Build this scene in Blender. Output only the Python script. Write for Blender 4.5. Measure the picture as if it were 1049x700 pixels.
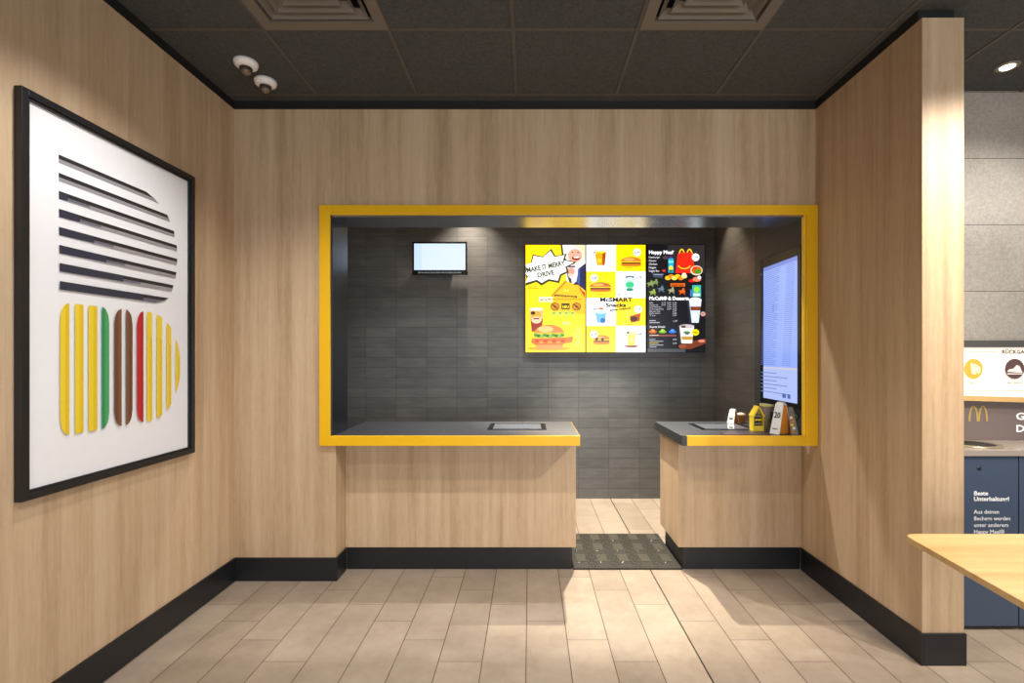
import bpy, bmesh, math, random
from mathutils import Vector, Matrix
random.seed(7)
for o in list(bpy.data.objects): bpy.data.objects.remove(o)
SC = bpy.context.scene
COL = SC.collection

# ------------------------------------------------------------------ camera
F = 510.0; VX = 543.0; VY = 364.0; H = 1.43       # focal length in px, vanishing point, eye height
cam = bpy.data.cameras.new('camera'); camo = bpy.data.objects.new('camera', cam); COL.objects.link(camo)
camo.location = (0, 0, H); camo.rotation_euler = (math.radians(90), 0, 0)
cam.sensor_width = 36; cam.lens = F/1049*36
cam.shift_x = -(VX-524.5)/1049; cam.shift_y = (VY-350)/1049
cam.clip_start = 0.02
SC.camera = camo

# ------------------------------------------------------------------ world, lights, exposure
SC.view_settings.view_transform = 'Standard'; SC.view_settings.look = 'None'
SC.view_settings.gamma = 1; SC.view_settings.use_curve_mapping = False
SC.view_settings.exposure = 0.0
w = bpy.data.worlds.new('world'); SC.world = w; w.use_nodes = True
bg = w.node_tree.nodes['Background']; bg.inputs[0].default_value = (1.0, 0.90, 0.78, 1); bg.inputs[1].default_value = 0.30

def area(name, loc, rot, sx, sy, power, color, spread=180):
    l = bpy.data.lights.new(name, 'AREA'); l.shape = 'RECTANGLE'; l.size = sx; l.size_y = sy
    l.energy = power; l.color = color; l.spread = math.radians(spread)
    o = bpy.data.objects.new(name, l); o.location = loc; o.rotation_euler = [math.radians(a) for a in rot]
    COL.objects.link(o); return o
def spot(name, loc, target, power, color, angle=90, blend=0.5, r=0.03):
    l = bpy.data.lights.new(name, 'SPOT'); l.energy = power; l.color = color
    l.spot_size = math.radians(angle); l.spot_blend = blend; l.shadow_soft_size = r
    o = bpy.data.objects.new(name, l); o.location = loc
    o.rotation_euler = (Vector(target)-Vector(loc)).to_track_quat('-Z', 'Y').to_euler()
    COL.objects.link(o); return o
YR_ = 510.0/102.8
WARM = (1.0, 0.86, 0.68); NEUT = (1.0, 0.975, 0.94); COOL = (0.90, 0.95, 1.0)
area('daylight_windows', (1.9, -3.4, 1.15), (90, 0, 0), 4.0, 1.6, 155, COOL)
# ceiling downlights of the dining room (ahead of and beside the camera)
spot('downlight_left_front', (-1.05, 1.95, 3.0), (-1.25, 2.05, 0), 74, NEUT, 120, 0.6)
spot('downlight_mid_front', (0.05, 1.95, 3.0), (-0.15, 2.05, 0), 66, NEUT, 112, 0.5)
spot('downlight_right_front', (1.10, 1.95, 3.0), (0.80, 2.05, 0), 14, NEUT, 88, 0.5)
spot('downlight_left_near', (-0.3, 0.5, 3.0), (-1.2, 0.9, 0.4), 84, NEUT, 115, 0.8)
spot('downlight_wing', (2.16, 1.60, 3.0), (1.93, 2.15, 0.5), 95, (1.0, 0.88, 0.72), 105, 0.9)
spot('downlight_partition', (2.45, 1.55, 3.0), (1.35, 1.95, 0), 190, (1.0, 0.92, 0.80), 105, 0.7)
spot('downlight_table', (2.3, 0.9, 3.0), (2.0, 1.3, 0), 60, WARM, 100, 0.5)
spot('downlight_aisle', (2.70, 2.05, 3.0), (2.75, 2.75, 0), 95, NEUT, 130, 0.6)
# behind the hatch
spot('counter_light_left', (-0.9, 3.72, 3.0), (-0.9, 3.55, 0), 75, NEUT, 115, 0.4, 0.02)
spot('counter_light_mid', (0.35, 3.72, 3.0), (0.35, 3.55, 0), 85, NEUT, 115, 0.4, 0.02)
spot('counter_light_gap', (0.60, 4.25, 3.0), (0.64, 4.0, 0), 720, (1.0, 0.91, 0.74), 62, 0.5, 0.02)
spot('wall_washer_side', (1.60, 4.50, 3.0), (1.75, 4.55, 0), 40, WARM, 70, 0.6, 0.02)
spot('wall_washer_screen', (-0.60, YR_-0.24, 3.0), (-0.62, YR_-0.20, 0), 110, WARM, 100, 1.0, 0.012)

# ------------------------------------------------------------------ small helpers
def sl(c):                                   # sRGB 0-255 -> linear
    r = []
    for v in c[:3]:
        v = v/255.0; r.append(v/12.92 if v <= .04045 else ((v+.055)/1.055)**2.4)
    return (r[0], r[1], r[2], 1.0)
def px(x, y, D): return Vector(((x-VX)/F*D, D, H-(y-VY)/F*D))
def X_(x, D): return (x-VX)/F*D
def Z_(y, D): return H-(y-VY)/F*D
def onz(x, y, z):                            # point on a horizontal plane
    D = (H-z)*F/(y-VY); return Vector(((x-VX)/F*D, D, z))

MATS = {}
def mat(name, rgb=(128,128,128), rough=0.5, metal=0.0, emit=None, es=1.0, coat=0.0, bump=None, spec=0.5, noise=None):
    if name in MATS: return MATS[name]
    m = bpy.data.materials.new(name); m.use_nodes = True; nt = m.node_tree; b = nt.nodes['Principled BSDF']
    b.inputs['Base Color'].default_value = sl(rgb); b.inputs['Roughness'].default_value = rough
    b.inputs['Metallic'].default_value = metal; b.inputs['Coat Weight'].default_value = coat
    b.inputs['Specular IOR Level'].default_value = spec
    if emit is not None:
        b.inputs['Emission Color'].default_value = sl(emit); b.inputs['Emission Strength'].default_value = es
    tc = nt.nodes.new('ShaderNodeTexCoord')
    nz = nt.nodes.new('ShaderNodeTexNoise'); nz.inputs['Scale'].default_value = (noise or (40, 0))[0]; nz.inputs['Detail'].default_value = 5
    nt.links.new(tc.outputs['Object'], nz.inputs['Vector'])
    if noise:
        mx = nt.nodes.new('ShaderNodeMix'); mx.data_type = 'RGBA'
        a = sl(rgb); k = noise[1]
        mx.inputs[6].default_value = (a[0]*(1-k), a[1]*(1-k), a[2]*(1-k), 1); mx.inputs[7].default_value = (a[0]*(1+k), a[1]*(1+k), a[2]*(1+k), 1)
        nt.links.new(nz.outputs['Fac'], mx.inputs[0]); nt.links.new(mx.outputs[2], b.inputs['Base Color'])
    if bump:
        bp = nt.nodes.new('ShaderNodeBump'); bp.inputs['Strength'].default_value = bump; bp.inputs['Distance'].default_value = 0.002
        nt.links.new(nz.outputs['Fac'], bp.inputs['Height']); nt.links.new(bp.outputs[0], b.inputs['Normal'])
    MATS[name] = m; return m

class N:                                     # terse node-graph builder
    def __init__(s, name):
        s.m = bpy.data.materials.new(name); s.m.use_nodes = True; s.nt = s.m.node_tree; s.b = s.nt.nodes['Principled BSDF']; MATS[name] = s.m
        s.g = s.nt.nodes.new('ShaderNodeNewGeometry'); s.pos = s.g.outputs['Position']
    def put(s, sock, v):
        if isinstance(v, bpy.types.NodeSocket): s.nt.links.new(v, sock)
        else: sock.default_value = v
    def math(s, op, a, b=0.0, c=0.0):
        n = s.nt.nodes.new('ShaderNodeMath'); n.operation = op
        s.put(n.inputs[0], a); s.put(n.inputs[1], b)
        if op in ('MULTIPLY_ADD', 'WRAP', 'SMOOTH_MIN', 'COMPARE'): s.put(n.inputs[2], c)
        return n.outputs[0]
    def sep(s):
        n = s.nt.nodes.new('ShaderNodeSeparateXYZ'); s.put(n.inputs[0], s.pos); return n.outputs
    def comb(s, x, y, z):
        n = s.nt.nodes.new('ShaderNodeCombineXYZ'); s.put(n.inputs[0], x); s.put(n.inputs[1], y); s.put(n.inputs[2], z); return n.outputs[0]
    def scale(s, v, sc):
        n = s.nt.nodes.new('ShaderNodeVectorMath'); n.operation = 'MULTIPLY'; s.put(n.inputs[0], v); n.inputs[1].default_value = sc; return n.outputs[0]
    def noise(s, v, sc=1.0, det=4, rough=0.5, dist=0.0):
        n = s.nt.nodes.new('ShaderNodeTexNoise'); s.put(n.inputs['Vector'], v); n.inputs['Scale'].default_value = sc
        n.inputs['Detail'].default_value = det; n.inputs['Roughness'].default_value = rough; n.inputs['Distortion'].default_value = dist; return n.outputs['Fac']
    def white(s, v):
        n = s.nt.nodes.new('ShaderNodeTexWhiteNoise'); n.noise_dimensions = '3D'; s.put(n.inputs['Vector'], v); return n.outputs['Value']
    def mix(s, f, a, b, kind='MIX'):
        n = s.nt.nodes.new('ShaderNodeMix'); n.data_type = 'RGBA'; n.blend_type = kind
        s.put(n.inputs[0], f); s.put(n.inputs[6], a); s.put(n.inputs[7], b); return n.outputs[2]
    def ramp(s, f, stops):
        n = s.nt.nodes.new('ShaderNodeValToRGB'); s.put(n.inputs[0], f); e = n.color_ramp.elements
        e[0].position = stops[0][0]; e[0].color = stops[0][1]; e[1].position = stops[-1][0]; e[1].color = stops[-1][1]
        for p, c in stops[1:-1]:
            k = e.new(p); k.color = c
        return n.outputs[0]
    def bump(s, h, st=0.3, d=0.002):
        n = s.nt.nodes.new('ShaderNodeBump'); n.inputs['Strength'].default_value = st; n.inputs['Distance'].default_value = d
        s.put(n.inputs['Height'], h); s.nt.links.new(n.outputs[0], s.b.inputs['Normal'])
    def out(s, color=None, rough=None):
        if color is not None: s.put(s.b.inputs['Base Color'], color)
        if rough is not None: s.put(s.b.inputs['Roughness'], rough)
        return s.m

def wood(name, c0, c1, c2, grain_axis='Z', rough=0.5):
    n = N(name)
    st = {'Z': ((1, 1, .035), (1, 1, .22)), 'X': ((.035, 1, 1), (.22, 1, 1))}[grain_axis]
    big = n.noise(n.scale(n.pos, st[0]), 9.0, 3, .55)
    plank = n.noise(n.scale(n.pos, st[0]), 28.0, 3, .6)
    fine = n.noise(n.scale(n.pos, st[1]), 60.0, 6, .7, .4)
    pore = n.noise(n.scale(n.pos, st[0]), 160.0, 3, .6)
    f = n.math('ADD', n.math('MULTIPLY', big, .42), n.math('ADD', n.math('MULTIPLY', plank, .30), n.math('MULTIPLY', fine, .20)))
    f = n.math('ADD', f, n.math('MULTIPLY', pore, .10))
    c = n.ramp(f, [(.38, sl(c0)), (.52, sl(c1)), (.66, sl(c2))])
    n.bump(fine, .08, .001)
    return n.out(c, rough)
WOOD = wood('oak_laminate', (174, 146, 114), (198, 170, 138), (212, 188, 158))
TABLEW = wood('table_oak', (186, 148, 94), (204, 168, 112), (216, 184, 130), 'X', .35)

# floor: 20 cm wide tiles, quarter offset per column
n = N('floor_tile'); s = n.sep(); TW = .2047; TL = .708
u = n.math('DIVIDE', n.math('ADD', s[0], .0187), TW); colm = n.math('FLOOR', u)
c4 = n.math('MULTIPLY', colm, .25*TL)
v = n.math('DIVIDE', n.math('ADD', n.math('SUBTRACT', s[1], 2.676), c4), TL); row = n.math('FLOOR', v)
def edge(n, t, size, half):                  # 1 on the joint
    d = n.math('SUBTRACT', .5, n.math('ABSOLUTE', n.math('SUBTRACT', n.math('FRACT', t), .5)))
    return n.math('LESS_THAN', n.math('MULTIPLY', d, size), half)
g = n.math('MAXIMUM', edge(n, u, TW, .0021), edge(n, v, TL, .0015))
thick = n.math('LESS_THAN', n.math('ABSOLUTE', n.math('SUBTRACT', s[0], 4*TW-.0187)), .004)
rnd = n.white(n.comb(colm, row, 1.0))
cl = n.noise(n.scale(n.pos, (1, 1, 1)), 3.5, 8, .62)
cl2 = n.noise(n.scale(n.pos, (1, 1, 1)), 22, 6, .6)
base = n.ramp(n.math('ADD', n.math('MULTIPLY', cl, .7), n.math('MULTIPLY', cl2, .3)), [(.3, sl((148, 134, 119))), (.52, sl((167, 152, 136))), (.75, sl((180, 167, 151)))])
tint = n.ramp(rnd, [(0, (.86, .84, .83, 1)), (1, (1.04, 1.03, 1.02, 1))])
base = n.mix(1.0, base, tint, 'MULTIPLY')
base = n.mix(g, base, sl((76, 60, 50))); base = n.mix(thick, base, sl((40, 34, 30)))
n.bump(n.math('SUBTRACT', n.math('MULTIPLY', cl2, .25), g), .25, .0015)
FLOOR = n.out(base, n.math('ADD', .34, n.math('MULTIPLY', cl2, .2)))

def wall_tile(name, ax, size, x0, z0, cols, grout, streak=True, rough=.5, off=0.0):
    n = N(name); s = n.sep()
    u = n.math('DIVIDE', n.math('SUBTRACT', s[ax], x0), size[0]); v = n.math('DIVIDE', n.math('SUBTRACT', s[2], z0), size[1])
    row = n.math('FLOOR', v)
    if off: u = n.math('ADD', u, n.math('MULTIPLY', row, off))
    g = n.math('MAXIMUM', edge(n, u, size[0], .0018), edge(n, v, size[1], .0018))
    rnd = n.white(n.comb(n.math('FLOOR', u), row, 2.0))
    if streak: a = n.noise(n.scale(n.pos, (1, 1, 5)), 6, 6, .6); b = n.noise(n.pos, 4.0, 6, .6)
    else: a = n.noise(n.pos, 70, 6, 1.0); b = n.noise(n.pos, 3.0, 5, .6)
    f = n.math('ADD', n.math('MULTIPLY', a, .5 if streak else .8), n.math('ADD', n.math('MULTIPLY', b, .35 if streak else .16), n.math('MULTIPLY', rnd, .15 if streak else .04)))
    c = n.ramp(f, [(.3, sl(cols[0])), (.5, sl(cols[1])), (.7, sl(cols[2]))])
    c = n.mix(g, c, sl(grout)); n.bump(n.math('SUBTRACT', n.math('MULTIPLY', a, .3), g), .3, .002)
    return n.out(c, rough)
SLATE = wall_tile('slate_tile', 0, (.303, .1005), .18, 0.0, ((82, 82, 83), (95, 95, 95), (109, 108, 107)), (66, 66, 66), rough=.42)
SLATE_Y = wall_tile('slate_tile_side', 1, (.303, .1005), .18, 0.0, ((84, 81, 78), (97, 93, 88), (110, 106, 100)), (64, 62, 60), rough=.42)
STONE = wall_tile('grey_stone', 0, (1.2, .405), 1.9, .2, ((122, 115, 106), (168, 160, 150), (206, 198, 188)), (70, 66, 62), False, .6)
n = N('ceiling_tile'); a = n.noise(n.pos, 60, 5, .8)
n.bump(a, .5, .004); CEIL = n.out(n.ramp(a, [(.3, sl((56, 56, 56))), (.7, sl((85, 86, 86)))]), .85)

TBAR = mat('ceiling_bar', (86, 80, 74), .6)
BLACK = mat('black_skirting', (25, 26, 30), .38, noise=(30, .1))
BLACKM = mat('black_matt', (26, 26, 28), .6)
YEL = mat('yellow_lacquer', (240, 186, 6), .38, noise=(12, .03))
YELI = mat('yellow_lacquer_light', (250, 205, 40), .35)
LINER = mat('dark_glossy_panel', (84, 90, 102), .26, 1.0)
LINTEL = mat('lintel_metal', (186, 190, 198), .25, 1.0)
CTOP = mat('counter_steel', (120, 122, 130), .4, .95, noise=(80, .04))
CEDGE = mat('counter_dark_edge', (44, 46, 50), .3)
GREYW = mat('grey_plaster', (68, 69, 72), .5, noise=(6, .1))
VENTM = mat('vent_metal', (112, 104, 94), .45, noise=(25, .06))
WHITEP = mat('white_plastic', (250, 246, 242), .4)
PAPER = mat('print_white', (238, 238, 242), .55, noise=(30, .02))
GLASSD = mat('black_glass', (12, 13, 16), .3, spec=.25)
NAVY = mat('blue_grey_lacquer', (62, 76, 98), .28, noise=(8, .04))

# ------------------------------------------------------------------ mesh helpers
def tag(o, label=None, cat=None, group=None, kind=None):
    if label: o['label'] = label
    if cat: o['category'] = cat
    if group: o['group'] = group
    if kind: o['kind'] = kind
    return o
def thing(name, label, cat, loc=(0, 0, 0), group=None):
    o = bpy.data.objects.new(name, None); COL.objects.link(o); o.location = loc; o.empty_display_size = .1
    return tag(o, label, cat, group)
class MB:
    """collects shapes in WORLD coordinates; build() links one mesh object (children get the inverse of the parent's place)"""
    def __init__(s): s.bm = bmesh.new(); s.mats = []
    def mi(s, m):
        if m not in s.mats: s.mats.append(m)
        return s.mats.index(m)
    def box(s, x0, x1, y0, y1, z0, z1, m):
        k = s.mi(m); v = [s.bm.verts.new(p) for p in ((x0,y0,z0),(x1,y0,z0),(x1,y1,z0),(x0,y1,z0),(x0,y0,z1),(x1,y0,z1),(x1,y1,z1),(x0,y1,z1))]
        for f in ((0,3,2,1),(4,5,6,7),(0,1,5,4),(1,2,6,5),(2,3,7,6),(3,0,4,7)):
            s.bm.faces.new([v[i] for i in f]).material_index = k
        return v
    def prism(s, pts, d, m):                 # polygon (world points) extruded by vector d
        k = s.mi(m); a = [s.bm.verts.new(p) for p in pts]; b = [s.bm.verts.new(Vector(p)+Vector(d)) for p in pts]
        fs = [s.bm.faces.new(a), s.bm.faces.new(b[::-1])]; L = len(pts)
        for i in range(L): fs.append(s.bm.faces.new((a[i], b[i], b[(i+1) % L], a[(i+1) % L])))
        for f in fs: f.material_index = k
        bmesh.ops.recalc_face_normals(s.bm, faces=fs); return fs
    def face(s, pts, m):
        f = s.bm.faces.new([s.bm.verts.new(p) for p in pts]); f.material_index = s.mi(m); return f
    def lathe(s, prof, c, m, seg=32, axis='Z', smooth=True):   # prof: (r, h)
        k = s.mi(m); rings = []
        for r, h in prof:
            ring = []
            for i in range(seg):
                a = 2*math.pi*i/seg; p = (r*math.cos(a), r*math.sin(a), h)
                if axis == 'Y': p = (p[0], p[2], p[1])
                if axis == 'X': p = (p[2], p[0], p[1])
                ring.append(s.bm.verts.new((c[0]+p[0], c[1]+p[1], c[2]+p[2])))
            rings.append(ring)
        fs = []
        for a, b in zip(rings, rings[1:]):
            for i in range(seg): fs.append(s.bm.faces.new((a[i], a[(i+1) % seg], b[(i+1) % seg], b[i])))
        fs.append(s.bm.faces.new(rings[0][::-1])); fs.append(s.bm.faces.new(rings[-1]))
        for f in fs: f.material_index = k; f.smooth = smooth
        bmesh.ops.recalc_face_normals(s.bm, faces=fs)
    def text(s, body, M, size, m, w=None, bold=0.0, align='LEFT', depth=0.0):
        cu = bpy.data.curves.new('t', 'FONT'); cu.body = body; cu.size = 1; cu.align_x = align; cu.offset = bold; cu.resolution_u = 2; cu.extrude = depth/size if size else 0
        o = bpy.data.objects.new('t', cu); COL.objects.link(o)
        bpy.context.view_layer.update(); dg = bpy.context.evaluated_depsgraph_get()
        me = bpy.data.meshes.new_from_object(o.evaluated_get(dg))
        xs = [v.co.x for v in me.vertices]
        sx = size
        if w and xs: sx = w/max(1e-6, max(xs)-min(xs))
        k = s.mi(m); vs = [s.bm.verts.new(M @ Vector((v.co.x*sx, v.co.y*size, v.co.z*size))) for v in me.vertices]
        for p in me.polygons:
            try: s.bm.faces.new([vs[i] for i in p.vertices]).material_index = k
            except ValueError: pass
        bpy.data.objects.remove(o); bpy.data.curves.remove(cu); bpy.data.meshes.remove(me)
    def build(s, name, parent=None, bevel=0.0, seg=2, smooth=False):
        me = bpy.data.meshes.new(name); s.bm.to_mesh(me); s.bm.free()
        for m in s.mats: me.materials.append(m)
        o = bpy.data.objects.new(name, me); COL.objects.link(o)
        if parent:
            off = Vector((0, 0, 0)); q = parent
            while q: off += q.location; q = q.parent
            me.transform(Matrix.Translation(-off)); o.parent = parent
        if bevel:
            b = o.modifiers.new('bevel', 'BEVEL'); b.width = bevel; b.segments = seg; b.limit_method = 'ANGLE'; b.angle_limit = math.radians(40)
        if smooth:
            for p in me.polygons: p.use_smooth = True
        return o
    def root(s, name, label, cat, origin, group=None, **k):      # a thing that is one mesh
        o = s.build(name, **k); o.data.transform(Matrix.Translation(-Vector(origin))); o.location = origin
        return tag(o, label, cat, group)
def bx(name, b, m, parent=None, bevel=0.0):
    q = MB(); q.box(*b, m); return q.build(name, parent, bevel)
def struct(name, mb, bevel=0.0): return tag(mb.build(name, None, bevel), kind='structure')

# ------------------------------------------------------------------ key planes
YW = F/161.5; YF = F/163.0; YP = F/153.5; YL = F/151.0; YC = F/133.6; YR = F/102.8
XL = -1.876; XR = 1.812; XR2 = 2.005; YE = F*H/317
ZC = 3.04; ZT = 2.99; ZK = .921; BH = .147
XPIER = (344-VX)/161.5
XFL = X_(327, YF); XFR = XR; ZFT = Z_(210, YF); ZFB = Z_(457, YF); XIL = X_(338, YF); XIR = X_(826.5, YF); ZIT = Z_(220, YF)
XIN_R = 1.835

# ------------------------------------------------------------------ structure
m = MB(); m.box(-2.6, 5.2, -2.2, 5.2, -.05, 0, FLOOR); struct('floor', m)
# ceiling tiles with two openings for the air vents
S = .615; GX0 = -.084; YG = 1.61*F/334; gx = [GX0+S*k for k in range(-5, 9)]; gy = [YG-S*k for k in range(8, -1, -1)] + [YG+S]
VENTS = [(-1.309, -.694), (.537, 1.152)]
m = MB()
for i in range(len(gx)-1):
    for j in range(len(gy)-1):
        if j == len(gy)-3+0 and any(abs(gx[i]-a) < .05 for a, b in VENTS): continue
        m.box(gx[i], gx[i+1], gy[j], gy[j+1], ZC, ZC+.02, CEIL)
m.box(gx[0], gx[-1], gy[-1], 5.2, ZC, ZC+.02, CEIL)
struct('ceiling', m)
m = MB(); m.box(gx[0], gx[-1], gy[0], 5.2, ZC+.30, ZC+.33, BLACKM); struct('trim_1', m)
m = MB()
for x in gx[1:-1]:
    m.box(x-.009, x+.009, gy[0], (gy[-1] if x < XR else YW+.02), ZC-.004, ZC+.006, TBAR)
for y in gy: m.box(gx[0], gx[-1], y-.009, y+.009, ZC-.003, ZC+.005, TBAR)
struct('trim_2', m)

m = MB(); m.box(XL-.15, XL, -1.0, YW+.2, 0, ZT, WOOD); struct('wall_left', m)
m = MB(); m.box(XL, XPIER, YW, YL, 0, ZFB, WOOD); m.box(XL, XIL-.0005, YW, YL, ZFB, ZFT-.02, WOOD); struct('wall_back_left', m)   # pier left of the hatch
m = MB(); m.box(XL, XR, YW, YL, ZFT-.02, ZT, WOOD); struct('wall_back', m)                                                       # panel above the hatch
m = MB(); m.box(XR, XR2, YE, YW+.03, 0, ZT, WOOD); m.box(XR, XR2, YW+.03, YL+.01, 0, ZFB, WOOD); m.box(XR, XR2, YW+.03, YL+.01, ZFT-.02, ZT, WOOD); struct('wall_right', m)
# shadow-gap trim under the ceiling
m = MB()
m.box(XL-.15, XL+.004, -1.0, YW, ZT, ZC, BLACKM); struct('trim_left', m)
m = MB(); m.box(XL, XR, YW-.006, YL, ZT, ZC, BLACKM); struct('trim_back', m)
m = MB(); m.box(XR-.004, XR2-.03, YE+.02, YL, ZT, ZC, BLACKM); struct('trim_right', m)
# skirting
B = .012
m = MB(); m.box(XL, XL+B, -1.0, YW, 0, BH, BLACK); struct('baseboard_left', m, .002)
m = MB(); m.box(XL+B, XPIER+B, YW-B, YW, 0, BH, BLACK); m.box(XPIER, XPIER+B, YW, YP-B, 0, BH, BLACK); struct('baseboard_back', m, .002)
m = MB(); m.box(XR-B, XR, YE-B, YP-B, 0, BH, BLACK); m.box(XR, XR2+B*.3, YE-B, YE, 0, BH, BLACK); m.box(XR2, XR2+B*.3, YE, YL, 0, BH, BLACK); struct('baseboard_right', m, .002)
# room behind the hatch
m = MB(); m.box(-2.6, 2.0, YR, YR+.15, 0, ZC, SLATE); struct('wall_kitchen', m)
m = MB(); m.box(XIN_R, 2.0, 4.02, YR, 0, ZC, SLATE_Y); m.box(XR+.0005, 2.0, YW+.0305, YL+.01, ZFB+.0005, ZFT-.0205, GREYW); m.box(XR+.0005, 2.0, YL+.0105, 4.02, 0, ZC, GREYW); struct('wall_kitchen_right', m)
m = MB(); m.box(-2.6, -2.45, YL, YR, 0, ZC, GREYW); struct('wall_kitchen_left', m)
# stone wall of the aisle at the far right
m = MB(); m.box(XR2, 5.2, 3.035, 3.2, 0, ZC, STONE); struct('wall_aisle', m)

# ------------------------------------------------------------------ hatch frame
t = thing('hatch_frame', 'yellow rectangular frame with glossy dark lining around the serving hatch', 'frame', (0.25, YF, ZFB))
T = Z_(447, YF)
m = MB()
def zb(x): return x
m.box(XFL, XIL, YF, YL-.18, ZFB, ZFT, YEL)
m.box(XIL, XIR, YF, YL-.18, ZIT, ZFT, YEL)
m.box(XIR, XFR-.002, YF, YW+.03, ZFB, ZFT, YEL)
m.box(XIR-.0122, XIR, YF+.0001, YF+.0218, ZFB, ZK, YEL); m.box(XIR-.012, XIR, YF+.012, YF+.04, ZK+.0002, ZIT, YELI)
m.build('yellow_surround', t, .002)
m = MB()
m.box(XIL+.0005, XIL+.012, YF+.012, YL+.02, ZK+.001, ZIT-.001, LINER)
m.box(XIL+.012, XIR-.012, YF+.012, YL+.02, ZIT-.012, ZIT-.001, LINTEL)
m.build('dark_lining', t)

# ------------------------------------------------------------------ counters
def counter(label, x0, x1, px0, px1, pl0, pl1, dark_end):
    t = thing('service_counter', label, 'counter', ((x0+x1)/2, YP, 0), 'wooden serving counters under the hatch')
    bx('front_panel', (px0-(0 if dark_end else B), px1, YP, YP+.022, BH, ZFB+.003, ), WOOD, t, .001)
    if dark_end: bx('end_panel', (px0, px0+.022, YP+.022, YC-.03, BH, ZFB+.003), WOOD, t, .001)
    else: bx('end_panel', (px1-.022, px1, YP+.022, YC-.03, BH, ZFB+.003), WOOD, t, .001)
    bx('back_panel', (px0+.022, px1-.022, YC-.052, YC-.03, BH, ZFB+.003), GREYW, t)
    bx('plinth', (pl0, pl1, YP+.002, YC-.06, 0, BH), BLACK, t, .002)
    tp = bx('countertop', (x0, x1, YF+.022, YC, ZFB+.003, ZK), CTOP, t, .001)
    xe0 = x0+.03 if dark_end else x0
    bx('yellow_edge', (xe0, x1, YF, YF+.0219, ZFB, ZK+.0004), YEL, t, .0015)['label'] = 'yellow front edge strip'
    if dark_end: bx('side_edge', (x0-.002, x0+.03, YF, YF+.0219, ZFB, ZK), CEDGE, t); bx('side_edge', (x0-.002, x0, YF+.022, YC, ZFB, ZK), CEDGE, t)
    else: bx('side_edge', (x1, x1+.002, YF, YC, ZFB, ZK), YEL, t)
    return t
xL1 = X_(594, YF); xR0 = X_(691.5+0, YF)
xR0 = (702-VX-3)/163.0
counter('long wooden counter with yellow edge left of the floor mat', XIL+.0005, xL1, XPIER+B+.001, X_(590, YP), XPIER+B+.001, X_(586, YP), False)
counter('short wooden counter with yellow edge right of the floor mat', xR0, XIR-.0125, X_(695, YP), XR-.001, X_(699.5, YP), XR-B-.001, True)

def pad(label, x0, x1, y0, y1, glass):
    t = thing('scanner_pad', label, 'scanner', ((x0+x1)/2, (y0+y1)/2, ZK))
    m = MB(); z = ZK
    for b in ((x0, x0+.035, y0, y1), (x1-.035, x1, y0, y1), (x0+.035, x1-.035, y0, y0+.02), (x0+.035, x1-.035, y1-.02, y1)):
        m.box(*b, z, z+.004, GLASSD)
    m.build('rim', t); bx('glass_plate', (x0+.035, x1-.035, y0+.02, y1-.02, z, z+.003), glass, t)
GL = mat('pale_glass', (120, 124, 134), .08, coat=.5)
pad('flat glass panel with black rim set in the left counter top', -.292, .112, 3.391, 3.687, GL)
pad('flat glass panel with dark rim set in the right counter top', 1.17, 1.545, 3.391, 3.687, GL)

# ------------------------------------------------------------------ rubber mat in the passage
m = MB(); RUB = mat('mat_rubber', (48, 46, 40), .6, bump=.4, noise=(60, .15)); RUBL = mat('mat_smooth', (72, 69, 60), .45, noise=(40, .08)); STUD = mat('mat_stud', (190, 186, 176), .25, .9)
mx0, mx1, my0, my1 = X_(586, YP)+.006, X_(699.5, YP)-.006, 3.315, 3.955
m.prism([(mx0, my0, 0), (mx1, my0, 0), (mx1, my0+.02, .014), (mx1, my1-.02, .014), (mx1, my1, 0), (mx0, my1, 0), (mx0, my1-.02, .014), (mx0, my0+.02, .014)][:2] + [(mx1, my1, 0), (mx0, my1, 0)], (0, 0, .012), RUB)
cw = (mx1-mx0-.06)/9.0; rh = (my1-my0-.04)/6.0
for j in range(6):
    for i in range(9):
        xa = mx0+.03+i*cw; ya = my0+.02+j*rh
        if (i % 2 == 0) and (j % 2 == 1) or (i % 2 == 1 and j % 2 == 0 and i < 0):
            m.box(xa+.004, xa+cw-.004, ya-.02, ya+rh+.005, .012, .0145, RUBL)
        elif i % 2 == 1:
            for a in range(4):
                for b in range(4):
                    xx = xa+(a+.5)*cw/4; yy = ya+(b+.5)*rh/4
                    m.box(xx-.005, xx+.005, yy-.006, yy+.006, .012, .0145, RUB if (a+b) % 3 else RUBL)
for i, j in ((0,0),(2,0),(4,0),(8,0),(0,2),(2,2),(4,2),(6,2),(8,2),(2,4),(4,4),(8,4)):
    m.lathe([(.009, 0), (.009, .003), (.005, .006)], (mx0+.03+(i+.25)*cw, my0+.03+(j+.55)*rh, .012), STUD, 12)
m.root('rubber_floor_mat', 'grey rubber mat with checker of smooth squares on the floor between the counters', 'mat', (.65, 3.6, 0))

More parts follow.
